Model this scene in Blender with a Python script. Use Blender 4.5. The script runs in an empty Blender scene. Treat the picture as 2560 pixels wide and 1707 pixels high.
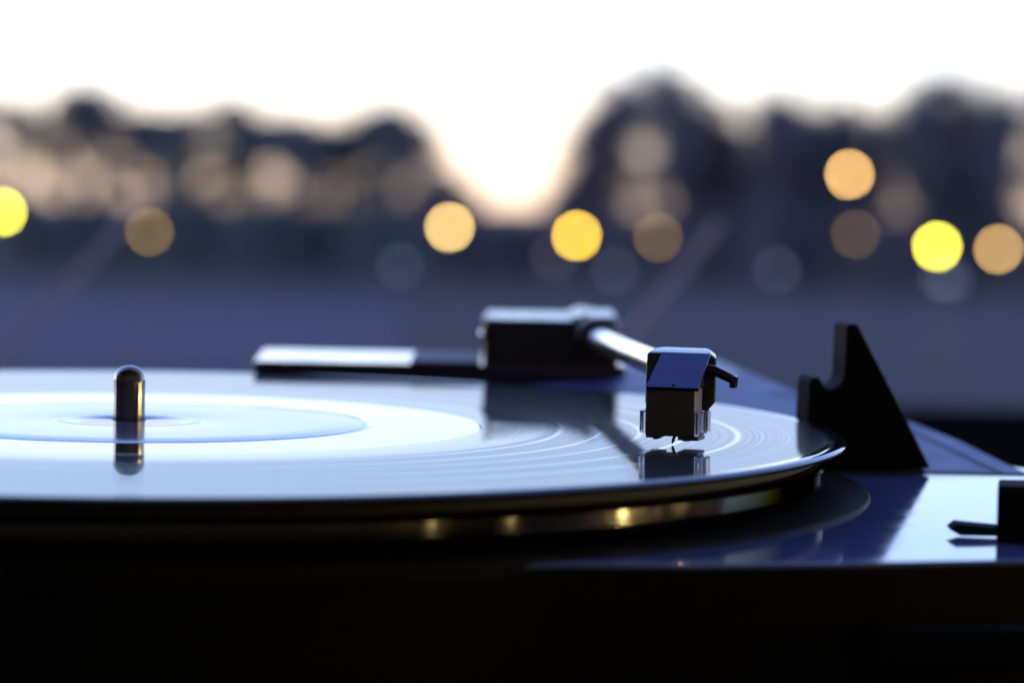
import bpy, bmesh, math, random
from mathutils import Vector, Matrix
random.seed(7)
S = bpy.context.scene
COL = S.collection
R = math.radians

# ------------------------------------------------------------------ camera, sky, sun, exposure
TILT = R(0.95)                       # the turntable stands on a very slightly sloping table
TT = Matrix.Translation((0, 0, 4.45)) @ Matrix.Rotation(TILT, 4, 'X')
cam = bpy.data.cameras.new('camera')
cam_o = bpy.data.objects.new('camera', cam)
COL.objects.link(cam_o)
S.camera = cam_o
cam.sensor_width = 36.0
cam.lens = 113.66
cam.clip_start, cam.clip_end = 0.02, 9000
pitch, roll = 0.058697, 0.0194242
c, s, cr, sr = math.cos(pitch), math.sin(pitch), math.cos(roll), math.sin(roll)
rt, up, fw = Vector((1, 0, 0)), Vector((0, s, c)), Vector((0, c, -s))
cx_ = rt * cr + up * sr
cy_ = up * cr - rt * sr
cz_ = -fw
m = Matrix(((cx_.x, cy_.x, cz_.x, .080304), (cx_.y, cy_.y, cz_.y, -.678626), (cx_.z, cy_.z, cz_.z, .057979), (0, 0, 0, 1)))
cam_o.matrix_world = TT @ m
cam.dof.use_dof = True
cam.dof.focus_distance = 0.651
cam.dof.aperture_fstop = 11.4
cam.dof.aperture_blades = 0

w = bpy.data.worlds.new('World')
S.world = w
w.use_nodes = True
wn = w.node_tree
sky = wn.nodes.new('ShaderNodeTexSky')
sky.sky_type = 'NISHITA'
sky.sun_disc = False
SUN_EL, SUN_AZ = R(10.0), R(-78)      # azimuth from +Y, left of the view
sky.sun_elevation = SUN_EL
sky.sun_rotation = SUN_AZ
sky.altitude = 0
sky.air_density, sky.dust_density, sky.ozone_density = 1.0, 0.3, 3.0
wb = wn.nodes.new('ShaderNodeMix')           # the photograph's cool, slightly magenta white balance
wb.data_type, wb.blend_type = 'RGBA', 'MULTIPLY'
wb.inputs[0].default_value = 1.0
wb.inputs[7].default_value = (1.08, .89, 1.12, 1)
wn.links.new(sky.outputs[0], wb.inputs[6])
wn.links.new(wb.outputs[2], wn.nodes['Background'].inputs[0])
wn.nodes['Background'].inputs[1].default_value = 0.15

sun = bpy.data.lights.new('sun', 'SUN')
sun.energy, sun.angle, sun.color = 0.15, R(0.6), (1, .72, .5)
sun_o = bpy.data.objects.new('sun', sun)
COL.objects.link(sun_o)
sd = Vector((math.sin(SUN_AZ) * math.cos(SUN_EL), math.cos(SUN_AZ) * math.cos(SUN_EL), math.sin(SUN_EL)))
sun_o.rotation_euler = (-sd).to_track_quat('-Z', 'Y').to_euler()

S.render.engine = 'CYCLES'
S.cycles.use_adaptive_sampling = False
S.cycles.use_denoising = True
S.cycles.max_bounces = 8
S.cycles.transparent_max_bounces = 12
S.view_settings.view_transform = 'Standard'
S.view_settings.look = 'None'
EXPO = 2.2
S.view_settings.exposure = EXPO
S.view_settings.gamma = 1

# ------------------------------------------------------------------ helpers
def mat(name, base, rough=.4, metal=0., spec=.5, coat=0., coat_r=.03, trans=0., ior=1.5, noise=None, bump=None, rvar=None):
    m = bpy.data.materials.new(name)
    m.use_nodes = True
    nt = m.node_tree
    b = nt.nodes['Principled BSDF']
    b.inputs['Base Color'].default_value = (*base, 1)
    b.inputs['Roughness'].default_value = rough
    b.inputs['Metallic'].default_value = metal
    b.inputs['Specular IOR Level'].default_value = spec
    b.inputs['Coat Weight'].default_value = coat
    b.inputs['Coat Roughness'].default_value = coat_r
    b.inputs['Transmission Weight'].default_value = trans
    b.inputs['IOR'].default_value = ior
    tc = nt.nodes.new('ShaderNodeTexCoord')
    if noise:                                       # (scale, second colour, detail)
        n = nt.nodes.new('ShaderNodeTexNoise')
        n.inputs['Scale'].default_value = noise[0]
        n.inputs['Detail'].default_value = noise[2] if len(noise) > 2 else 4
        nt.links.new(tc.outputs['Object'], n.inputs['Vector'])
        mx = nt.nodes.new('ShaderNodeMix')
        mx.data_type = 'RGBA'
        mx.inputs[6].default_value = (*base, 1)
        mx.inputs[7].default_value = (*noise[1], 1)
        rp = nt.nodes.new('ShaderNodeMapRange')
        rp.inputs[1].default_value, rp.inputs[2].default_value = .35, .65
        nt.links.new(n.outputs['Fac'], rp.inputs[0])
        nt.links.new(rp.outputs[0], mx.inputs[0])
        nt.links.new(mx.outputs[2], b.inputs['Base Color'])
    if rvar:                                        # (scale, low, high) wear in the gloss
        n = nt.nodes.new('ShaderNodeTexNoise')
        n.inputs['Scale'].default_value = rvar[0]
        n.inputs['Detail'].default_value = 5
        nt.links.new(tc.outputs['Object'], n.inputs['Vector'])
        rp = nt.nodes.new('ShaderNodeMapRange')
        rp.inputs[1].default_value, rp.inputs[2].default_value = .3, .7
        rp.inputs[3].default_value, rp.inputs[4].default_value = rvar[1], rvar[2]
        nt.links.new(n.outputs['Fac'], rp.inputs[0])
        nt.links.new(rp.outputs[0], b.inputs['Roughness'])
    if bump:
        n = nt.nodes.new('ShaderNodeTexNoise')
        n.inputs['Scale'].default_value = bump[0]
        nt.links.new(tc.outputs['Object'], n.inputs['Vector'])
        bp = nt.nodes.new('ShaderNodeBump')
        bp.inputs['Strength'].default_value = bump[1]
        bp.inputs['Distance'].default_value = bump[2]
        nt.links.new(n.outputs['Fac'], bp.inputs['Height'])
        nt.links.new(bp.outputs[0], b.inputs['Normal'])
    return m

def emit(name, col, strength):
    m = bpy.data.materials.new(name)
    m.use_nodes = True
    b = m.node_tree.nodes['Principled BSDF']
    b.inputs['Base Color'].default_value = (.8, .8, .8, 1)
    b.inputs['Emission Color'].default_value = (*col, 1)
    b.inputs['Emission Strength'].default_value = strength
    return m

MM = .001
def link(name, bm, material, parent=None, smooth=True, angle=35, scale=1.0, mw=None):
    if scale != 1.0:
        bmesh.ops.scale(bm, vec=(scale,) * 3, verts=bm.verts)
    bmesh.ops.recalc_face_normals(bm, faces=bm.faces)
    me = bpy.data.meshes.new(name)
    if smooth:
        for f in bm.faces: f.smooth = True
        for e in bm.edges:
            if len(e.link_faces) == 2 and e.calc_face_angle(0) > R(angle): e.smooth = False
    bm.to_mesh(me)
    bm.free()
    me.materials.append(material)
    o = bpy.data.objects.new(name, me)
    COL.objects.link(o)
    if parent: o.parent = parent
    if mw is not None: o.matrix_world = mw
    return o

def tag(o, label=None, cat=None, group=None, kind=None):
    if label: o['label'] = label
    if cat: o['category'] = cat
    if group: o['group'] = group
    if kind: o['kind'] = kind
    return o

def empty(name, mw=None, loc=None):
    o = bpy.data.objects.new(name, None)
    COL.objects.link(o)
    o.empty_display_size = .05
    if mw is not None: o.matrix_world = mw
    if loc is not None: o.location = loc
    return o

def box(bm, x0, x1, y0, y1, z0, z1, bev=0, seg=2, M=None):
    r = bmesh.ops.create_cube(bm, size=1)
    vs = r['verts']
    bmesh.ops.scale(bm, vec=(x1 - x0, y1 - y0, z1 - z0), verts=vs)
    bmesh.ops.translate(bm, vec=((x0 + x1) / 2, (y0 + y1) / 2, (z0 + z1) / 2), verts=vs)
    if bev:
        es = list({e for v in vs for e in v.link_edges})
        g = bmesh.ops.bevel(bm, geom=es, offset=bev, segments=seg, affect='EDGES', profile=.5)
        vs = list({v for v in g['verts']} | {v for v in vs if v.is_valid})
    if M is not None:
        bmesh.ops.transform(bm, matrix=M, verts=[v for v in vs if v.is_valid])

def lathe(bm, prof, n=192, closed=False):
    rings = []
    for (r, z) in prof:
        if r < 1e-6: rings.append([bm.verts.new((0, 0, z))])
        else: rings.append([bm.verts.new((r * math.cos(2 * math.pi * k / n), r * math.sin(2 * math.pi * k / n), z)) for k in range(n)])
    seq = list(zip(rings, rings[1:])) + ([(rings[-1], rings[0])] if closed else [])
    for a, b in seq:
        for k in range(n):
            k2 = (k + 1) % n
            if len(a) == 1 and len(b) == 1: continue
            if len(a) == 1: bm.faces.new((a[0], b[k], b[k2]))
            elif len(b) == 1: bm.faces.new((a[k], b[0], a[k2]))
            else: bm.faces.new((a[k], b[k], b[k2], a[k2]))

def prism(bm, pts, vec, bev=0, seg=2):
    """extrude a planar outline (list of 3-D points) along vec"""
    v = Vector(vec)
    a = [bm.verts.new(p) for p in pts]
    b = [bm.verts.new(Vector(p) + v) for p in pts]
    fs = [bm.faces.new(a), bm.faces.new(b[::-1])]
    n = len(pts)
    for k in range(n):
        fs.append(bm.faces.new((a[k], b[k], b[(k + 1) % n], a[(k + 1) % n])))
    bmesh.ops.recalc_face_normals(bm, faces=fs)
    if bev:
        es = list({e for f in fs for e in f.edges})
        bmesh.ops.bevel(bm, geom=es, offset=bev, segments=seg, affect='EDGES', profile=.5)

def tube(bm, pts, rad, n=20):
    pts = [Vector(p) for p in pts]
    rad = rad if isinstance(rad, (list, tuple)) else [rad] * len(pts)
    rings = []
    for i, p in enumerate(pts):
        d = (pts[min(i + 1, len(pts) - 1)] - pts[max(i - 1, 0)]).normalized()
        h = Vector((0, 0, 1)) if abs(d.z) < .9 else Vector((1, 0, 0))
        u = d.cross(h).normalized()
        v = d.cross(u)
        rings.append([bm.verts.new(p + (u * math.cos(2 * math.pi * k / n) + v * math.sin(2 * math.pi * k / n)) * rad[i]) for k in range(n)])
    for a, b in zip(rings, rings[1:]):
        for k in range(n):
            bm.faces.new((a[k], b[k], b[(k + 1) % n], a[(k + 1) % n]))
    bm.faces.new(rings[0][::-1])
    bm.faces.new(rings[-1])

# ------------------------------------------------------------------ materials
def vinyl():
    m = bpy.data.materials.new('pressed black vinyl')
    m.use_nodes = True
    nt = m.node_tree
    N, L = nt.nodes.new, nt.links.new
    flat = nt.nodes['Principled BSDF']
    flat.inputs['Base Color'].default_value = (.012, .012, .016, 1)
    flat.inputs['Roughness'].default_value = .035
    flat.inputs['IOR'].default_value = 1.5
    gr = N('ShaderNodeBsdfPrincipled')
    gr.inputs['Base Color'].default_value = (.012, .012, .018, 1)
    gr.inputs['Roughness'].default_value = .3
    gr.inputs['IOR'].default_value = 1.45
    gr.inputs['Anisotropic'].default_value = .85
    gr.inputs['Anisotropic Rotation'].default_value = .25
    tg = N('ShaderNodeTangent')
    tg.direction_type, tg.axis = 'RADIAL', 'Z'
    L(tg.outputs[0], gr.inputs['Tangent'])
    tc = N('ShaderNodeTexCoord')
    sp = N('ShaderNodeSeparateXYZ')
    L(tc.outputs['Object'], sp.inputs[0])
    cb = N('ShaderNodeCombineXYZ')
    L(sp.outputs[0], cb.inputs[0]); L(sp.outputs[1], cb.inputs[1])
    ln = N('ShaderNodeVectorMath'); ln.operation = 'LENGTH'
    L(cb.outputs[0], ln.inputs[0])
    rad = N('ShaderNodeMath'); rad.operation = 'MULTIPLY'; rad.inputs[1].default_value = 1000.
    L(ln.outputs['Value'], rad.inputs[0])
    ramp = N('ShaderNodeValToRGB')          # share of modulated groove against flat land, by radius
    mr = N('ShaderNodeMapRange')
    mr.inputs[1].default_value, mr.inputs[2].default_value = 0, 152
    L(rad.outputs[0], mr.inputs[0])
    cr_ = ramp.color_ramp
    cr_.interpolation = 'LINEAR'
    stops = [(0, 0), (74.0, 0), (74.4, .36), (87.5, .36), (88.2, .56), (146.3, .5), (146.9, .05), (152, 0)]
    for g in (91.0, 99.4, 107.5, 117.2, 128.0):
        stops += [(g - .7, .54), (g - .3, .14), (g + .3, .14), (g + .7, .54)]
    stops.sort()
    while len(cr_.elements) > 1: cr_.elements.remove(cr_.elements[-1])
    cr_.elements[0].position = 0; cr_.elements[0].color = (0, 0, 0, 1)
    for r_, v_ in stops[1:]:
        e = cr_.elements.new(r_ / 152); e.color = (v_, v_, v_, 1)
    L(mr.outputs[0], ramp.inputs[0])
    nz = N('ShaderNodeTexNoise'); nz.noise_dimensions = '1D'
    nz.inputs['Scale'].default_value = 1.1; nz.inputs['Detail'].default_value = 8; nz.inputs['Roughness'].default_value = .75
    L(rad.outputs[0], nz.inputs['W'])
    n2 = N('ShaderNodeMapRange'); n2.inputs[1].default_value, n2.inputs[2].default_value = .25, .75
    n2.inputs[3].default_value, n2.inputs[4].default_value = .62, 1.36
    L(nz.outputs['Fac'], n2.inputs[0])
    mu = N('ShaderNodeMath'); mu.operation = 'MULTIPLY'; mu.use_clamp = True
    L(ramp.outputs[0], mu.inputs[0]); L(n2.outputs[0], mu.inputs[1])
    # dust and faint scuffs in the gloss
    dn = N('ShaderNodeTexNoise'); dn.inputs['Scale'].default_value = 60; dn.inputs['Detail'].default_value = 6
    L(tc.outputs['Object'], dn.inputs['Vector'])
    dr = N('ShaderNodeMapRange'); dr.inputs[1].default_value, dr.inputs[2].default_value = .35, .75
    dr.inputs[3].default_value, dr.inputs[4].default_value = .02, .07
    L(dn.outputs['Fac'], dr.inputs[0]); L(dr.outputs[0], flat.inputs['Roughness'])
    mx = N('ShaderNodeMixShader')
    L(mu.outputs[0], mx.inputs[0]); L(flat.outputs[0], mx.inputs[1])
    wall = N('ShaderNodeBsdfDiffuse')        # groove walls that face away swallow part of the light
    wall.inputs['Color'].default_value = (.012, .012, .018, 1)
    gm = N('ShaderNodeMixShader'); gm.inputs[0].default_value = .78
    L(gr.outputs[0], gm.inputs[1]); L(wall.outputs[0], gm.inputs[2]); L(gm.outputs[0], mx.inputs[2])
    L(mx.outputs[0], nt.nodes['Material Output'].inputs[0])
    return m

def brushed(name, base, rough, aniso, rot):
    m = mat(name, base, rough, 1.0)
    nt = m.node_tree
    b = nt.nodes['Principled BSDF']
    b.inputs['Anisotropic'].default_value = aniso
    b.inputs['Anisotropic Rotation'].default_value = rot
    b.inputs['Specular Tint'].default_value = (.16, .16, .15, 1)     # dark tint put in for dark surroundings mirrored at grazing angles
    tg = nt.nodes.new('ShaderNodeTangent')
    tg.direction_type, tg.axis = 'RADIAL', 'Z'
    nt.links.new(tg.outputs[0], b.inputs['Tangent'])
    return m

M_VINYL = vinyl()
M_LABEL = mat('lavender label paper', (.10, .092, .17), .17, spec=.27)
M_LABEL_RIM = mat('violet label rim', (.15, .16, .46), .2, spec=.5)
M_PLATTER = brushed('turned aluminium platter', (.10, .096, .075), .14, 1.0, .25)
M_RUBBER = mat('black rubber', (.012, .012, .013), .7, spec=.3, noise=(300, (.02, .02, .021)))
M_STEEL = mat('polished steel', (.17, .168, .16), .1, 1.0, rvar=(500, .08, .2))
M_PLINTH = mat('glossy slate grey plinth plastic', (.09, .12, .29), .08, ior=1.42, rvar=(90, .06, .10))
M_BOSS = mat('satin black plastic', (.012, .011, .011), .5, spec=.02, rvar=(150, .45, .6))
M_DECK = mat('glossy dark blue grey plastic', (.04, .042, .085), .12, ior=1.36, rvar=(90, .09, .16))
M_RAMP = mat('blue semi matt plastic', (.05, .06, .22), .4, spec=.2, rvar=(90, .36, .45))
M_BLACK = mat('matt black plastic', (.009, .0092, .009), .7, spec=.03, noise=(400, (.011, .011, .0105)))
M_HOUSING = mat('black satin metal', (.014, .014, .018), .24, spec=.5, rvar=(200, .2, .28))
M_TUBE = mat('bright aluminium tube', (.75, .76, .78), .16, 1.0, rvar=(300, .12, .2))
M_SHELL = mat('grey headshell plastic', (.05, .05, .055), .2, noise=(500, (.065, .064, .068)))
M_NOSE = mat('blue black anodised nose plate', (.058, .056, .115), .22, 1.0, noise=(900, (.066, .064, .128)), rvar=(400, .18, .28))
M_CART = mat('brown black cartridge plastic', (.085, .08, .076), .42, noise=(700, (.105, .098, .092)))
M_CLEAR = mat('clear lavender tinted plastic', (.78, .76, .92), .08, trans=.92, ior=1.49)
M_NEEDLE = mat('dark cantilever alloy', (.03, .035, .09), .3, .6)
M_PAD = mat('grey violet satin plate', (.10, .09, .115), .55, spec=.08)
M_TRIM = mat('black groove', (.006, .006, .008), .6)

# ------------------------------------------------------------------ turntable
tt = empty('turntable', mw=TT)
tag(tt, 'black record player with a glossy slate plinth, platter, tonearm and arm rest', 'turntable')

def flat_big(o):                        # big flat faces keep flat normals next to their rounded edges
    wm = o.modifiers.new('weighted normals', 'WEIGHTED_NORMAL')
    wm.mode, wm.weight, wm.keep_sharp = 'FACE_AREA', 100, True
    return o
def tpart(name, bm, m, parent=tt, **k):
    return flat_big(link(name, bm, m, parent, scale=MM, **k))

# plinth: flat top, bowed front that rolls over into a black face
front = [(-205, -128), (-150, -134), (-100, -140), (-50, -146), (0, -149.5), (40, -145), (70, -135), (90, -128.5), (113, -127), (146, -119), (170, -112), (201, -101)]
back = [(201, 52), (196, 60), (181, 106), (157, 146), (147, 174), (147, 224), (-205, 224)]
def offset_front(d):
    out = []
    for i, p in enumerate(front):
        a = Vector(front[max(i - 1, 0)]); b = Vector(front[min(i + 1, len(front) - 1)])
        t = (b - a).normalized(); nrm = Vector((t.y, -t.x))
        out.append((p[0] + nrm.x * d, p[1] + nrm.y * d))
    return out
bm = bmesh.new()
rows = []
for d, z in ((0, -12), (.3, -12.05), (.55, -12.2), (.7, -12.45), (.75, -12.8), (.8, -46)):
    rows.append([bm.verts.new((x, y, z)) for x, y in offset_front(d)])
for a, b in zip(rows, rows[1:]):
    for k in range(len(a) - 1): bm.faces.new((a[k], b[k], b[k + 1], a[k + 1]))
bt = [bm.verts.new((x, y, -12)) for x, y in back]
bb = [bm.verts.new((x, y, -46)) for x, y in back]
bm.faces.new(rows[0] + bt)
bm.faces.new((rows[-1] + bb)[::-1])
for k in range(len(bt) - 1): bm.faces.new((bt[k], bb[k], bb[k + 1], bt[k + 1]))
bm.faces.new([bt[0]] + [r[-1] for r in rows] + [bb[0]])
bm.faces.new([bt[-1]] + [r[0] for r in rows] + [bb[-1]])
tpart('plinth', bm, M_PLINTH, angle=28)

# black apron below the rolled front edge
bm = bmesh.new()
f1, f2 = offset_front(.9), offset_front(1.3)
ra = [[bm.verts.new((x, y, z)) for x, y in f] for f, z in ((f1, -12.75), (f2, -13.2), (f2, -45.6), (f1, -45.6))]
for a, b in zip(ra, ra[1:] + ra[:1]):
    for k in range(len(a) - 1): bm.faces.new((a[k], b[k], b[k + 1], a[k + 1]))
bm.faces.new([r[0] for r in ra]); bm.faces.new([r[-1] for r in ra])
ap = tpart('front_panel', bm, M_BLACK)
bm = bmesh.new()
box(bm, 143, 192, -126.5, -112, -29.6, -22.2, 1.6)
tpart('front_slider', bm, M_BLACK, ap)

for fx, fy, hh in ((-180, -130, 9.9), (165, -95, 10.4), (-180, 195, 15.2), (120, 195, 15.2)):
    bm = bmesh.new()
    lathe(bm, [(0, -46.2), (16, -46.2), (17, -48), (15, -46.0 - hh), (0, -46.0 - hh)], 32)
    bmesh.ops.translate(bm, vec=(fx, fy, 0), verts=bm.verts)
    tpart('foot', bm, M_RUBBER)

bm = bmesh.new()
lathe(bm, [(120, -13), (120, -11.2), (154.4, -11.2), (155.2, -11.35), (155.6, -11.9), (155.6, -14), (120, -14)], 256)
tpart('platter_surround', bm, M_BOSS)

bm = bmesh.new()
lathe(bm, [(0, -9.4), (143.5, -9.4), (145.6, -9.2), (146.4, -8.6), (146.7, -7.9), (146.7, -5.2), (146.2, -4.5), (145.4, -4.2), (0, -4.2)], 256)
pl = tpart('platter', bm, M_PLATTER)
bm = bmesh.new()
lathe(bm, [(3.6, -4.1), (144.5, -4.1), (145, -3.6), (145, -2.1), (144.4, -1.7), (3.6, -1.7)], 192, True)
tpart('rubber_mat', bm, M_RUBBER, pl)

bm = bmesh.new()
pr = [(0, -4), (3.3, -4), (3.3, 8.15), (3.42, 8.3), (3.42, 8.6), (3.3, 8.75)]
for k in range(1, 13):
    a = k / 12 * math.pi / 2
    pr.append((3.3 * math.cos(a) if k < 12 else 0, 8.75 + 2.75 * math.sin(a)))
lathe(bm, pr, 64)
tpart('spindle', bm, M_STEEL, angle=50)

# raised rear deck with a ramp on the right
def ramp_z(y): return -12 + .1016 * (min(y, 171) - 43.4)
bm = bmesh.new()
deck_lo = [(20, 157), (74, 157), (110, 163.5), (110, 208), (18, 208)]
a = [bm.verts.new((x, y, 2.7)) for x, y in ((13.5, 155.2), (74, 155.2), (110, 163), (110, 207), (12, 207))]
b = [bm.verts.new((x, y, 1.6)) for x, y in ((13.5, 155.2), (74, 155.2), (110, 163), (110, 207), (12, 207))]
d_ = [bm.verts.new((x, y, -12)) for x, y in deck_lo]
bm.faces.new(a)
for p, q in ((a, b), (b, d_)):
    for k in range(5): bm.faces.new((p[k], q[k], q[(k + 1) % 5], p[(k + 1) % 5]))
bm.faces.new(d_[::-1])
bmesh.ops.recalc_face_normals(bm, faces=bm.faces)
bmesh.ops.bevel(bm, geom=[e for e in bm.edges if min(v.co.z for v in e.verts) > -.5], offset=.5, segments=2, affect='EDGES')
tpart('rear_deck', bm, M_DECK)

bm = bmesh.new()
right = [(43.4, 196.5), (52, 193.5), (80, 186.0), (102, 178), (122, 166.5), (141, 153), (157, 147.5), (170.8, 142.6), (176, 141.5), (200, 139), (216, 137.5)]
rowsL, rowsR = [], []
for y, xr in right:
    xl = math.sqrt(max(157.5 ** 2 - y * y, 0)) if y < 140 else min(76 + (y - 140) * 1.9, 110.3)
    rowsL.append((xl, y)); rowsR.append((xr, y))
n_ = len(right)
top = [[bm.verts.new((l[0] + (r_[0] - l[0]) * k / 6, l[1], ramp_z(l[1]) + .3)) for k in range(7)] for l, r_ in zip(rowsL, rowsR)]
bot = [[bm.verts.new((v.co.x, v.co.y, -13.5)) for v in row] for row in top]
for i in range(n_ - 1):
    for k in range(6):
        bm.faces.new((top[i][k], top[i][k + 1], top[i + 1][k + 1], top[i + 1][k]))
        bm.faces.new((bot[i][k], bot[i + 1][k], bot[i + 1][k + 1], bot[i][k + 1]))
    bm.faces.new((top[i][0], top[i + 1][0], bot[i + 1][0], bot[i][0]))
    bm.faces.new((top[i][6], bot[i][6], bot[i + 1][6], top[i + 1][6]))
for k in range(6):
    bm.faces.new((top[0][k], bot[0][k], bot[0][k + 1], top[0][k + 1]))
    bm.faces.new((top[-1][k], top[-1][k + 1], bot[-1][k + 1], bot[-1][k]))
rp_ = tpart('ramp', bm, M_RAMP, angle=25)
bm = bmesh.new()                                       # dark inlaid line along the ramp's outer edge, and across its foot
def strip(bm, pts, wd, h):
    a = []
    for x, y in pts:
        z = ramp_z(y) + .3
        a.append([bm.verts.new(q) for q in ((x - wd / 2, y, z - .5), (x - wd / 2, y, z + h), (x + wd / 2, y, z + h), (x + wd / 2, y, z - .5))])
    for p, q in zip(a, a[1:]):
        for k in range(4): bm.faces.new((p[k], p[(k + 1) % 4], q[(k + 1) % 4], q[k]))
    bm.faces.new(a[0]); bm.faces.new(a[-1][::-1])
strip(bm, [(xr - 6.2, y) for y, xr in right[:6]], 1.1, .12)
tpart('inlay_line', bm, M_TRIM, rp_)
bm = bmesh.new()
box(bm, 150.5, 199.5, 40.6, 43.2, -12.6, -11.75, .2)
tpart('inlay_line', bm, M_TRIM, rp_)

# tonearm housing
bm = bmesh.new()
box(bm, 72.8, 108.2, 163, 211, -11, 14.3, 1.6, 3)
hs = tpart('tonearm_housing', bm, M_HOUSING)
bm = bmesh.new()
box(bm, 95.8, 107.6, 165.5, 208, 14.3, 15.2, .4)
tpart('pivot_cap', bm, M_HOUSING, hs)

for sx, sy, sz in ((73.5, 164.0, 14.0), (99.5, 166.8, 15.25)):  # bright screw heads added to give the housing its small highlights
    bm = bmesh.new()
    lathe(bm, [(0, 0), (1.3, 0), (1.3, .5), (1.0, .8), (.3, .9), (0, .7)], 20)
    bmesh.ops.translate(bm, vec=(sx, sy, sz), verts=bm.verts)
    tpart('glint_screw', bm, M_TUBE, hs)
bm = bmesh.new()
tube(bm, [(72.9, 164.5, 10.2), (72.2, 164.5, 10.2), (71.9, 164.5, 10.2)], [1.4, 1.4, 1.0], 20)
tpart('glint_screw', bm, M_TUBE, hs)

bm = bmesh.new()  # low matt grey violet pad on the deck beside the housing
box(bm, 54, 72.2, 158.5, 205.5, 2.4, 3.3, .35)
tpart('deck_pad', bm, M_PAD)
# tonearm: tube, collar, headshell, cartridge, stylus
arm = empty('tonearm')
arm.parent = tt
arm.location = (.1005, .190, .0098)
AOFF = Vector((-100.5, -190, -9.8))
def apart(name, bm, m, **k):
    bmesh.ops.translate(bm, vec=AOFF, verts=bm.verts)
    return flat_big(link(name, bm, m, arm, scale=MM, **k))
bm = bmesh.new()
tube(bm, [(115.2, -15.5, 13.6), (114.6, -8, 13.3), (112.5, 20, 12.4), (107, 90, 11.1), (103, 140, 10.4), (101.5, 170, 10.1)], [2.6, 3.0, 3.0, 2.9, 2.9, 2.9], 40)
apart('arm_tube', bm, M_TUBE)
bm = bmesh.new()
tube(bm, [(101.9, 153.5, 10.4), (101.8, 154.5, 10.4), (101.3, 160.5, 10.2), (101.2, 162.6, 10.2)], [4.2, 5.0, 5.0, 4.6], 40)
apart('collar', bm, M_HOUSING)

bm = bmesh.new()
tube(bm, [(100.5, 211.3, 8.2), (100.4, 212, 8.2), (100, 226, 8.0), (100, 227, 8.0)], [6.2, 7.0, 7.0, 6.2], 40)
apart('counterweight', bm, M_HOUSING)

YAW = R(16)
LOC = Matrix(((math.cos(YAW), -math.sin(YAW), 0, 112.9), (-math.sin(YAW), -math.cos(YAW), 0, -31), (0, 0, 1, 0), (0, 0, 0, 1)))
def lp(a, b, z): return LOC @ Vector((a, b, z))
# headshell: cut like a wedge, narrowing to the tube
bm = bmesh.new()
secs = [(-18.5, -4.2, 3.4, 9.5, 17.9), (-16, -6.0, 4.2, 8.6, 18.4), (-13, -7.2, 5.6, 7, 18.4), (-7.2, -7.3, 7.1, 6.3, 17.9), (-6.7, -7.1, 6.9, 6.4, 17.7)]
rr = []
for b_, l_, r_, z0, z1 in secs:
    pts = [(l_ - .25, z0 + 1.3), (l_, z1 - .4), (l_ + .5, z1), (r_ - 1.2, z1), (r_, z1 - .9), (r_, z0 + 1.9), (r_ - 1.6, z0), (l_ + 1.2, z0)]
    rr.append([bm.verts.new(lp(x, b_, z)) for x, z in pts])
for p, q in zip(rr, rr[1:]):
    for k in range(8): bm.faces.new((p[k], q[k], q[(k + 1) % 8], p[(k + 1) % 8]))
bm.faces.new(rr[0]); bm.faces.new(rr[-1][::-1])
hsd = bm
prism(hsd, [lp(-4.0, -6.6, 17.0), lp(-4.0, 2.6, 11.65), lp(-4.0, 2.6, 11.2), lp(-4.0, -6.6, 11.2)], LOC.to_3x3() @ Vector((8.9, 0, 0)), .15, 1)
apart('headshell', hsd, M_SHELL, angle=20)
# sloping nose plate with a rivet hole
sl = math.hypot(11, 6.4)
bm = bmesh.new()
ub = Vector((0, 11, -6.4)) / sl
nb = Vector((0, 6.4, 11)) / sl
def nose(a, t, h):
    p = Vector((0, -7.0, 17.35)) + ub * t + nb * h
    return lp(a + .7, p.y, p.z)
prism(bm, [nose(-4.75, 0, 0), nose(5.35, 0, 0), nose(5.35, sl, 0), nose(-5.35, sl, 0)], (LOC.to_3x3() @ nb) * .75, .12, 2)
apart('nose_plate', bm, M_NOSE)
bm = bmesh.new()
q0 = nose(.1, sl - .9, .76)
tube(bm, [q0, q0 + (LOC.to_3x3() @ nb) * .12], [.42, .36], 20)
apart('rivet', bm, M_TRIM)
# finger lift
bm = bmesh.new()
tube(bm, [lp(6.0, -4.8, 14.9), lp(7.0, -4.8, 14.75), lp(8.6, -4.9, 14.1), lp(10.2, -5, 13.4), lp(11.1, -5, 13.0)], [1.15, 1.1, 1.0, .95, .95], 14)
box(bm, -.62, .62, -1.1, 1.1, -1.25, 1.2, .25, 2, M=LOC @ Matrix.Translation((11.3, -5, 12.6)) @ Matrix.Rotation(R(8), 4, 'Y'))
apart('finger_lift', bm, M_HOUSING)
# cartridge body
bm = bmesh.new()
box(bm, -4.95, 5.1, -3.9, 3.0, 1.7, 11.3, .25, 2, M=LOC)
box(bm, -.22, .22, 2.95, 3.06, 2.4, 10.4, 0, 1, M=LOC)
apart('cartridge_body', bm, M_CART)
bm = bmesh.new()
box(bm, -4.9, -1.9, -3.6, 2.7, 1.25, 1.75, .15, 1, M=LOC)
box(bm, -3.5, -2.4, -1.6, 2.4, .95, 1.3, .15, 1, M=LOC)
box(bm, 1.7, 5.9, -3.6, 2.6, .95, 1.75, .15, 1, M=LOC)
box(bm, 2.6, 4.0, -1.6, 2.5, .8, 1.0, .1, 1, M=LOC)
apart('stylus_base', bm, M_CART)
for x0, x1, y0, y1, z0, z1 in ((-6.5, -5.0, -3.2, 1.8, 2.1, 6.6), (5.15, 6.0, -2.8, 2.8, 1.8, 6.6), (6.05, 7.0, -4.2, -1.2, 2.2, 6.9)):
    bm = bmesh.new()
    box(bm, x0, x1, y0, y1, z0, z1, .3, 3, M=LOC)
    apart('stylus_grip', bm, M_CLEAR)
bm = bmesh.new()
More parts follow.
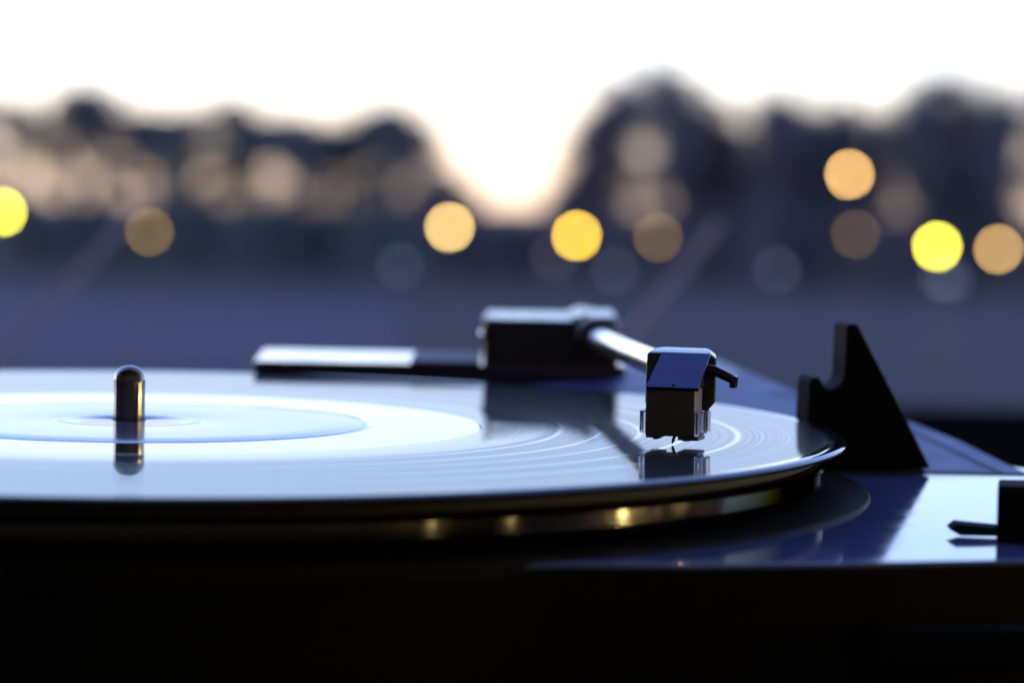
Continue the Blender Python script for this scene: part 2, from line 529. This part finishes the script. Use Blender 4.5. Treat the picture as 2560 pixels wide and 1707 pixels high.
tube(bm, [lp(.55, -.75, 2.1), lp(.36, -.4, 1.45), lp(.18, -.1, .8)], [.3, .3, .31], 14)
tube(bm, [lp(.22, -.14, .95), lp(.16, -.08, .7), lp(.06, -.02, .3), lp(0, 0, .0)], [.33, .36, .22, .05], 14)
apart('cantilever', bm, M_NEEDLE)

# arm rest: a sloping bracket with a cradle notch
bm = bmesh.new()
Yf = 42.4
outl = [(146.4, -11.0), (147.0, 7.6), (147.6, 8.9), (149.0, 8.9), (149.5, 8.4), (150.3, 6.75), (151.2, 6.35), (152.3, 6.4), (153.6, 7.1), (154.5, 8.4), (154.75, 10.2), (155.0, 20.4), (155.5, 20.95), (157.2, 20.95), (157.8, 20.3), (170.0, -2.2), (174.6, -11.0)]
prism(bm, [(x, Yf, z) for x, z in outl], (-1.75, 11, 0), .35, 2)
tpart('arm_rest', bm, M_BLACK, angle=40)

# selector knob with a pointer on the right front
bm = bmesh.new()
prism(bm, [(169.9, -88, -12.2), (169.9, -88, -1.5), (198, -88, -1.5), (198, -88, -12.2)], (0, 13, 0), .5, 2)
for v in bm.verts:
    if v.co.x < 175: v.co.x += (v.co.y + 88) * .16
kn = tpart('selector_knob', bm, M_BLACK)
bm = bmesh.new()
prism(bm, [(162.6, -73.6, -10.6), (164.0, -72.8, -9.6), (172.5, -74.2, -10.1), (172.5, -76.2, -11.4), (164.4, -75.6, -11.5)], (0, -5, -.2), .12, 1)
tpart('pointer', bm, M_BLACK, kn)

# ------------------------------------------------------------------ record on the platter
bm = bmesh.new()
gz = -.16
prof = [(3.7, -1.65), (3.65, -1.5), (3.65, -.1), (3.8, -.02), (48.6, 0.0), (49.0, -.01), (50.6, -.05), (50.9, -.12), (51.6, -.16), (52, gz), (73.8, gz), (74, gz), (74.2, gz - .02), (74.6, gz)]
for g in (91.0, 99.4, 107.5, 117.2, 128.0):
    prof += [(g - .7, gz), (g - .45, gz), (g - .25, gz - .006), (g + .25, gz - .006), (g + .45, gz), (g + .7, gz)]
prof += [(146.2, gz), (146.5, gz + .005), (147.3, gz + .09), (147.9, gz + .14), (148.6, gz + .15), (149.4, gz + .08), (150.1, gz - .15), (150.5, gz - .5), (150.5, -1.0), (150.1, -1.35), (149.2, -1.55), (100, -1.65)]
lathe(bm, prof, 360, True)
rec = link('vinyl_record', bm, M_VINYL, None, scale=MM, angle=40, mw=TT)
tag(rec, 'shiny black vinyl record with a pale lavender label lying on the platter under the needle', 'record')
bm = bmesh.new()
lp_ = [(3.8, -.05), (3.9, .02), (14.9, .04), (15.15, .03), (15.5, -.03), (15.85, .03), (16.1, .04), (33, .05), (36.3, .045), (39.6, .05), (48.2, .05), (48.6, .0), (48.6, -.1)]
lathe(bm, lp_, 256)
link('label', bm, M_LABEL, rec, scale=MM)
bm = bmesh.new()
lathe(bm, [(48.6, -.1), (48.65, .022), (49.2, .025), (49.9, .0), (50.2, -.03), (50.3, -.1)], 256)
link('label_rim', bm, M_LABEL_RIM, rec, scale=MM)

# ------------------------------------------------------------------ table, terrace and the dark house behind the camera
M_TABLE = mat('matt black table', (.003, .003, .003), 1.0, spec=0, noise=(30, (.005, .005, .005)))
M_WALL = mat('brown render', (.26, .21, .165), .9, spec=.1, noise=(3, (.32, .26, .205)), bump=(60, .3, .01))
M_FLOOR = mat('dark terrace tiles', (.02, .018, .016), .85, spec=.1, noise=(5, (.03, .026, .022)))
tb = empty('table', loc=(.1, .35, 3.65))
tag(tb, 'black table under the record player, its far edge blurred at the right', 'table')
bm = bmesh.new(); box(bm, -1.5, 1.6, -.8, .72, .707, .742, .004)
link('table_top', bm, M_TABLE, tb)
for lx, ly in ((-1.4, -.7), (1.5, -.7), (-1.4, .62), (1.5, .62)):
    bm = bmesh.new(); box(bm, lx - .03, lx + .03, ly - .03, ly + .03, 0, .707, .004)
    link('leg', bm, M_TABLE, tb)
hse = empty('house', loc=(0, 0, 0))
tag(hse, 'dark brown house with a terrace, standing behind and right of the record player', 'house')
bm = bmesh.new(); box(bm, -4.2, 4.2, -3.2, -2.2, 0, 9.5)
link('rear_wall', bm, M_WALL, hse)
bm = bmesh.new(); box(bm, 2.6, 4.2, -2.2, 1.0, 0, 9.5)
link('wing_wall', bm, M_WALL, hse)
bm = bmesh.new(); box(bm, -4.2, -2.6, -2.2, 1.0, 0, 9.5)
link('wing_wall', bm, M_WALL, hse)
bm = bmesh.new(); box(bm, -2.6, 2.6, -2.2, .5, 6.7, 6.9)
link('balcony_roof', bm, M_WALL, hse)
bm = bmesh.new(); box(bm, -2.6, 2.6, -2.2, 1.2, 3.4, 3.65)
link('terrace_floor', bm, M_FLOOR, hse)
bm = bmesh.new(); box(bm, -2.6, 2.6, .9, 1.15, 0, 3.4)
link('terrace_base', bm, M_WALL, hse)

M_BRASS = mat('dull brass', (.3, .22, .1), .4, 1.0)
M_BULB = emit('warm bulb glass', (1, .80, .34), 130.0)
for (y, z, r_, lb) in ((.40, 4.66, .034, 'small warm globe lamp mirrored farthest right in the blurred platter edge'), (-.17, 4.62, .036, 'warm globe lamp making the brightest yellow glint in the platter edge'),
                       (-1.17, 4.25, .012, 'small globe lamp making the thin pale glint in the platter edge'), (-1.96, 4.22, .015, 'small globe lamp making the leftmost orange glint in the platter edge')):
    t = empty('wall_lamp', loc=(2.6, y, z))
    tag(t, lb, 'wall lamp', 'wall lamps mirrored in the platter edge')
    bm = bmesh.new(); tube(bm, [(0, 0, .1), (-.03, 0, .1), (-.09, 0, .1), (-.1, 0, .06)], [.035, .012, .01, .02], 12)
    link('arm', bm, M_BRASS, t)
    bm = bmesh.new(); bmesh.ops.create_uvsphere(bm, u_segments=20, v_segments=12, radius=r_)
    bmesh.ops.translate(bm, vec=(-.1, 0, .06 - r_), verts=bm.verts)
    link('globe', bm, M_BULB, t)

# ------------------------------------------------------------------ ground, paths
M_GROUND = mat('dusky meadow and gravel', (.034, .026, .031), .95, spec=.1, noise=(.03, (.018, .015, .016), 4))
bm = bmesh.new()
bmesh.ops.create_grid(bm, x_segments=8, y_segments=8, size=6000)
tag(link('ground', bm, M_GROUND, None), kind='structure')
M_LAWN = mat('dark lawn', (.026, .020, .025), .95, spec=.1, noise=(.05, (.040, .029, .036)))
for pts_ in ([(3, 66), (40, 62), (60, 170), (9, 178)], [(-60, 150), (-9, 152), (-10, 192), (-60, 196)]):
    bm = bmesh.new()
    prism(bm, [(x, y, .004) for x, y in pts_], (0, 0, .03))
    tag(link('lawn', bm, M_LAWN, None), kind='structure')
M_BLUE = mat('bluish gravel yard', (.044, .041, .068), .95, spec=.1, noise=(.03, (.028, .028, .042)))
bm = bmesh.new()
prism(bm, [(x, y, .004) for x, y in ((-40, 84), (-2.5, 82), (-5, 145), (-45, 148))], (0, 0, .03))
tag(link('yard', bm, M_BLUE, None), kind='structure')
M_PATH = mat('pale concrete path', (.075, .062, .08), .9, spec=.1, noise=(.05, (.05, .042, .055)))
bm = bmesh.new()
box(bm, -40, 60, 118, 123, .004, .1)
tag(link('path', bm, M_PATH, None), kind='structure')

# ------------------------------------------------------------------ trees and shrubs far behind
M_BARK = mat('dark bark', (.045, .035, .03), .9, noise=(8, (.07, .055, .045)))
LEAVES = [mat('dark green foliage', (.08, .095, .10), .8, spec=.2, noise=(.7, (.11, .12, .12))),
          mat('blue green foliage', (.085, .085, .10), .8, spec=.2, noise=(.7, (.115, .11, .12))),
          mat('violet brown foliage', (.10, .08, .10), .8, spec=.2, noise=(.7, (.12, .10, .12)))]
def leaf(bm, p, s_):
    u = Vector((random.gauss(0, 1), random.gauss(0, 1), random.gauss(0, 1))).normalized()
    v = u.orthogonal().normalized()
    v = Matrix.Rotation(random.random() * 6.28, 3, u) @ v
    w_ = u.cross(v)
    bm.faces.new([bm.verts.new(p + q) for q in (-v * s_, w_ * s_ * .6, v * s_, -w_ * s_ * .6)])
def tree(x, y, h, rad, label, grp, mt, low, cat='tree', name='tree', dense=1.0, fill=700):
    t = empty(name, loc=(x, y, 0))
    tag(t, label, cat, grp)
    bm = bmesh.new()
    tube(bm, [(0, 0, 0), (.1, .1, h * .25), (-.05, 0, h * .55), (.05, .1, h * .85)], [.22, .17, .12, .05], 8)
    clumps = []
    for k in range(9):
        z = h * (.38 + .54 * k / 8)
        a = random.random() * 6.28
        rr_ = rad * (.25 + .6 * random.random()) * (1.0 if z < h * .75 else .6)
        e = Vector((math.cos(a) * rr_, math.sin(a) * rr_, z + .3))
        tube(bm, [(0, 0, z - h * .12), e * .5 + Vector((0, 0, z * .5 - h * .03)), e], [.07, .05, .02], 5)
        clumps.append((e, rad * random.uniform(.35, .6)))
    link('trunk', bm, M_BARK, t)
    bm = bmesh.new()
    clumps.append((Vector((0, 0, h * .9)), rad * .42))
    clumps.append((Vector((random.uniform(-.5, .5), 0, h * .78)), rad * .62))
    for e, r_ in clumps:
        dens = (1.0 if e.z < h * .84 else dense) if e.z > h * .66 else low
        for _ in range(int(330 * dens)):
            d = Vector((random.gauss(0, .5), random.gauss(0, .5), random.gauss(0, .42))) * r_
            p = e + d
            if p.z > h: p.z = h - random.random() * .5
            leaf(bm, p, random.uniform(.13, .27))
    for _ in range(fill):                            # loose foliage through the whole crown
        z = h * random.uniform(.3, .93)
        a = random.random() * 6.28
        rr_ = rad * math.sqrt(random.random()) * 1.05
        leaf(bm, Vector((math.cos(a) * rr_, math.sin(a) * rr_, z)), random.uniform(.12, .24))
    for _ in range(int(150 * (2 - dense))):          # thin ragged twigs of leaves at the top and sides
        z = h * random.uniform(.6, 1.09)
        a = random.random() * 6.28
        leaf(bm, Vector((math.cos(a) * rad * random.uniform(.2, 1.15), math.sin(a) * rad * .8, z)), random.uniform(.08, .22))
    link('crown', bm, mt, t)
    return t
left = [(-34.4, 10.3), (-31.9, 10.3), (-29.1, 11.4), (-26.8, 11.0), (-24.4, 9.8), (-22.2, 9.6), (-20.3, 9.7), (-18.3, 10.7), (-16.1, 9.5), (-13.9, 9.4), (-12.1, 9.0), (-9.8, 10.1), (-7.6, 10.4), (-6.2, 9.5)]
rightt = [(4.6, 8.5), (6.0, 11.3), (7.3, 12.7), (9.0, 13.3), (10.6, 12.7), (12.2, 11.4), (14.3, 9.8), (16.1, 11.2), (18.0, 11.5), (19.8, 10.4), (21.4, 11.3), (23.4, 10.5), (25.0, 11.6), (26.2, 12.8), (28.0, 12.8), (30.0, 11.9), (31.7, 11.5), (33.6, 11.7)]
ORD = ['first', 'second', 'third', 'fourth', 'fifth', 'sixth', 'seventh', 'eighth', 'ninth', 'tenth']
def nth(i, n):
    return ORD[i] + ' from the left' if i < (n + 1) // 2 else ORD[n - 1 - i] + ' from the right'
for i, (x, h) in enumerate(left):
    tree(x, 205 + random.uniform(-4, 6), h + .5, 2.1, 'blurred green tree, %s in the row left of the gap' % nth(i, len(left)), 'trees left of the gap', LEAVES[i % 2], .42, dense=.9, fill=170)
for i, (x, h) in enumerate(rightt):
    tree(x, 205 + random.uniform(-6, 8), h + .6, 2.0, 'blurred violet tree, %s in the row right of the gap' % nth(i, len(rightt)), 'trees right of the gap', LEAVES[2 if i % 3 else 1], .7, dense=.45, fill=470)
for i, (x, h) in enumerate(((11.4, 8.6), (13.4, 8.2), (15.3, 8.9), (17.2, 8.4), (19.0, 9.0), (20.7, 8.3), (22.4, 9.2), (24.3, 8.5), (27.2, 9.4), (29.2, 8.6), (31.0, 9.0), (32.8, 8.4))):
    tree(x, 216 + random.uniform(-2, 4), h, 1.7, 'lower violet tree, %s of the back row right of the gap' % nth(i, 12), 'back row of lower trees', LEAVES[1 + i % 2], .5, dense=.3, fill=380)
for x, h, fl, lb in ((-5.1, 7.0, 360, 'low blurred tree at the left edge of the bright gap'), (-3.7, 6.0, 200, 'smaller blurred tree in the left foot of the bright gap'),
                     (4.3, 6.8, 360, 'low blurred tree at the right edge of the bright gap'), (3.3, 5.8, 200, 'smaller blurred tree in the right foot of the bright gap')):
    tree(x, 214, h, 1.5, lb, 'small trees in the foot of the gap', LEAVES[1], .12, dense=.15, fill=fl)
def shrub(x, y, h, rad, mt):
    t = empty('shrub', loc=(x, y, 0))
    tag(t, 'blurred dark shrub in the low hedge row under the trees', 'shrub', 'shrubs under the trees')
    bm = bmesh.new()
    for k in range(5):
        a = random.random() * 6.28
        tube(bm, [(0, 0, 0), (math.cos(a) * rad * .3, math.sin(a) * rad * .3, h * .4), (math.cos(a) * rad * .6, math.sin(a) * rad * .6, h * .8)], [.06, .04, .02], 5)
    link('stem', bm, M_BARK, t)
    bm = bmesh.new()
    for _ in range(800):
        z = h * random.random() ** .8
        rr_ = rad * math.sqrt(random.random()) * (1.1 - .45 * z / h)
        a = random.random() * 6.28
        leaf(bm, Vector((math.cos(a) * rr_, math.sin(a) * rr_, z)), random.uniform(.14, .3))
    link('foliage', bm, mt, t)
x = -37.0
while x < 37:
    shrub(x, 200 + random.uniform(-3, 3), random.uniform(3.4, 4.6) if not (-5 < x < 4.2) else random.uniform(3.2, 4.0), 1.7, LEAVES[0 if x < -6 else 2])
    x += random.uniform(1.7, 2.3)

# ------------------------------------------------------------------ street lamps
M_POLE = mat('dark painted steel', (.03, .03, .035), .5, .3)
K = 50.0 / 2 ** EXPO
def lamp(x, y, z, col, gain, label, grp, name='street_lamp', cat='street lamp', r_=.105):
    t = empty(name, loc=(x, y, 0))
    tag(t, label, cat, grp)
    bm = bmesh.new(); tube(bm, [(0, 0, 0), (0, 0, .5), (0, 0, z - r_)], [.06, .04, .03], 10)
    link('pole', bm, M_POLE, t)
    bm = bmesh.new(); tube(bm, [(0, 0, z + r_ * .9), (0, 0, z + r_ * 1.05), (0, 0, z + r_ * 1.5)], [r_ * .6, r_ * .6, r_ * .15], 12)
    link('cap', bm, M_POLE, t)
    bm = bmesh.new(); bmesh.ops.create_uvsphere(bm, u_segments=20, v_segments=12, radius=r_)
    bmesh.ops.translate(bm, vec=(0, 0, z), verts=bm.verts)
    link('globe', bm, emit('lamp glow', col, gain * K), t)
YEL, AMB, ORG = (1, .86, .05), (1, .58, .03), (1, .58, .17)
for x, y, z, col, g, lb in (
    (-15.07, 95, 4.0, YEL, 1.15, 'bright yellow street lamp cut by the left edge of the photo'),
    (-12.4, 110, 3.35, (1, .6, .06), .19, 'dim brownish street lamp standing alone below the left trees'),
    (-1.93, 100, 3.77, (1, .66, .2), 1.05, 'pale yellow street lamp under the left part of the bright gap'),
    (1.87, 92, 3.66, AMB, 1.1, 'deep amber street lamp under the right end of the bright gap'),
    (4.79, 105, 3.54, (1, .62, .08), .12, 'dim grey brown street lamp just right of the deep amber lamp'),
    (10.47, 100, 5.65, ORG, .95, 'tall peach coloured street lamp, the highest of all the lamps'),
    (11.55, 108, 3.74, (1, .58, .07), .075, 'very dim brown street lamp straight below the tall peach lamp'),
    (11.68, 88, 3.59, YEL, 1.2, 'brightest yellow street lamp low at the right'),
    (15.76, 104, 3.38, (1, .6, .17), .65, 'tan street lamp at the right edge of the photo')):
    lamp(x, y, z, col, g, lb, 'street lamps in the dusk')
for x, y, z, lb in ((16.4, 25.1, 7.2, 'amber street lamp mirrored as the longer orange streak below the record edge'), (13.3, 30.0, 7.4, 'amber street lamp mirrored as the short orange streak at the platter right end')):
    lamp(x, y, z, AMB, 3.0, lb, 'street lamps beside the house')
for x, y, z, lb in ((-3.3, 96, 2.59, 'faint bluish garden light left of the pale yellow lamp'), (1.48, 112, 2.72, 'faint brownish garden light partly behind the deep amber lamp'),
                    (3.17, 98, 2.55, 'faint bluish garden light between the deep amber and grey brown lamps'), (7.88, 95, 2.73, 'faint bluish garden light alone in the middle of the right half'),
                    (12.12, 90, 2.67, 'left of two faint bluish garden lights under the brightest yellow lamp'), (12.78, 93, 2.59, 'right of two faint bluish garden lights under the brightest yellow lamp')):
    lamp(x, y, z, (.45, .6, 1) if 'bluish' in lb else (1, .6, .4), .015, lb, 'faint garden lights', 'garden_light', 'garden light')

# ------------------------------------------------------------------ two thin rods added to draw the pale diagonal streaks of the background
M_STREAK = mat('pale blue grey painted rod', (.30, .34, .58), .8, spec=.1)
def streak_rod(a, b, label):
    bm = bmesh.new()
    tube(bm, [a, [p + (q - p) * .5 for p, q in zip(a, b)], [p + (q - p) * .995 for p, q in zip(a, b)], b], [.0026, .0026, .0026, .0016], 10)
    tag(link('streak_rod', bm, M_STREAK, None), label, 'streak_rod', 'rods added for pale streaks')
streak_rod((-.901, 1.12, 3.65), (-0.13, 1.12, 4.489), 'left of two thin rods added for the pale streaks across the dark background')
streak_rod((-.425, 1.12, 3.65), (0.195, 1.12, 4.49), 'right of two thin rods added for the pale streaks, behind the tonearm housing and headshell')
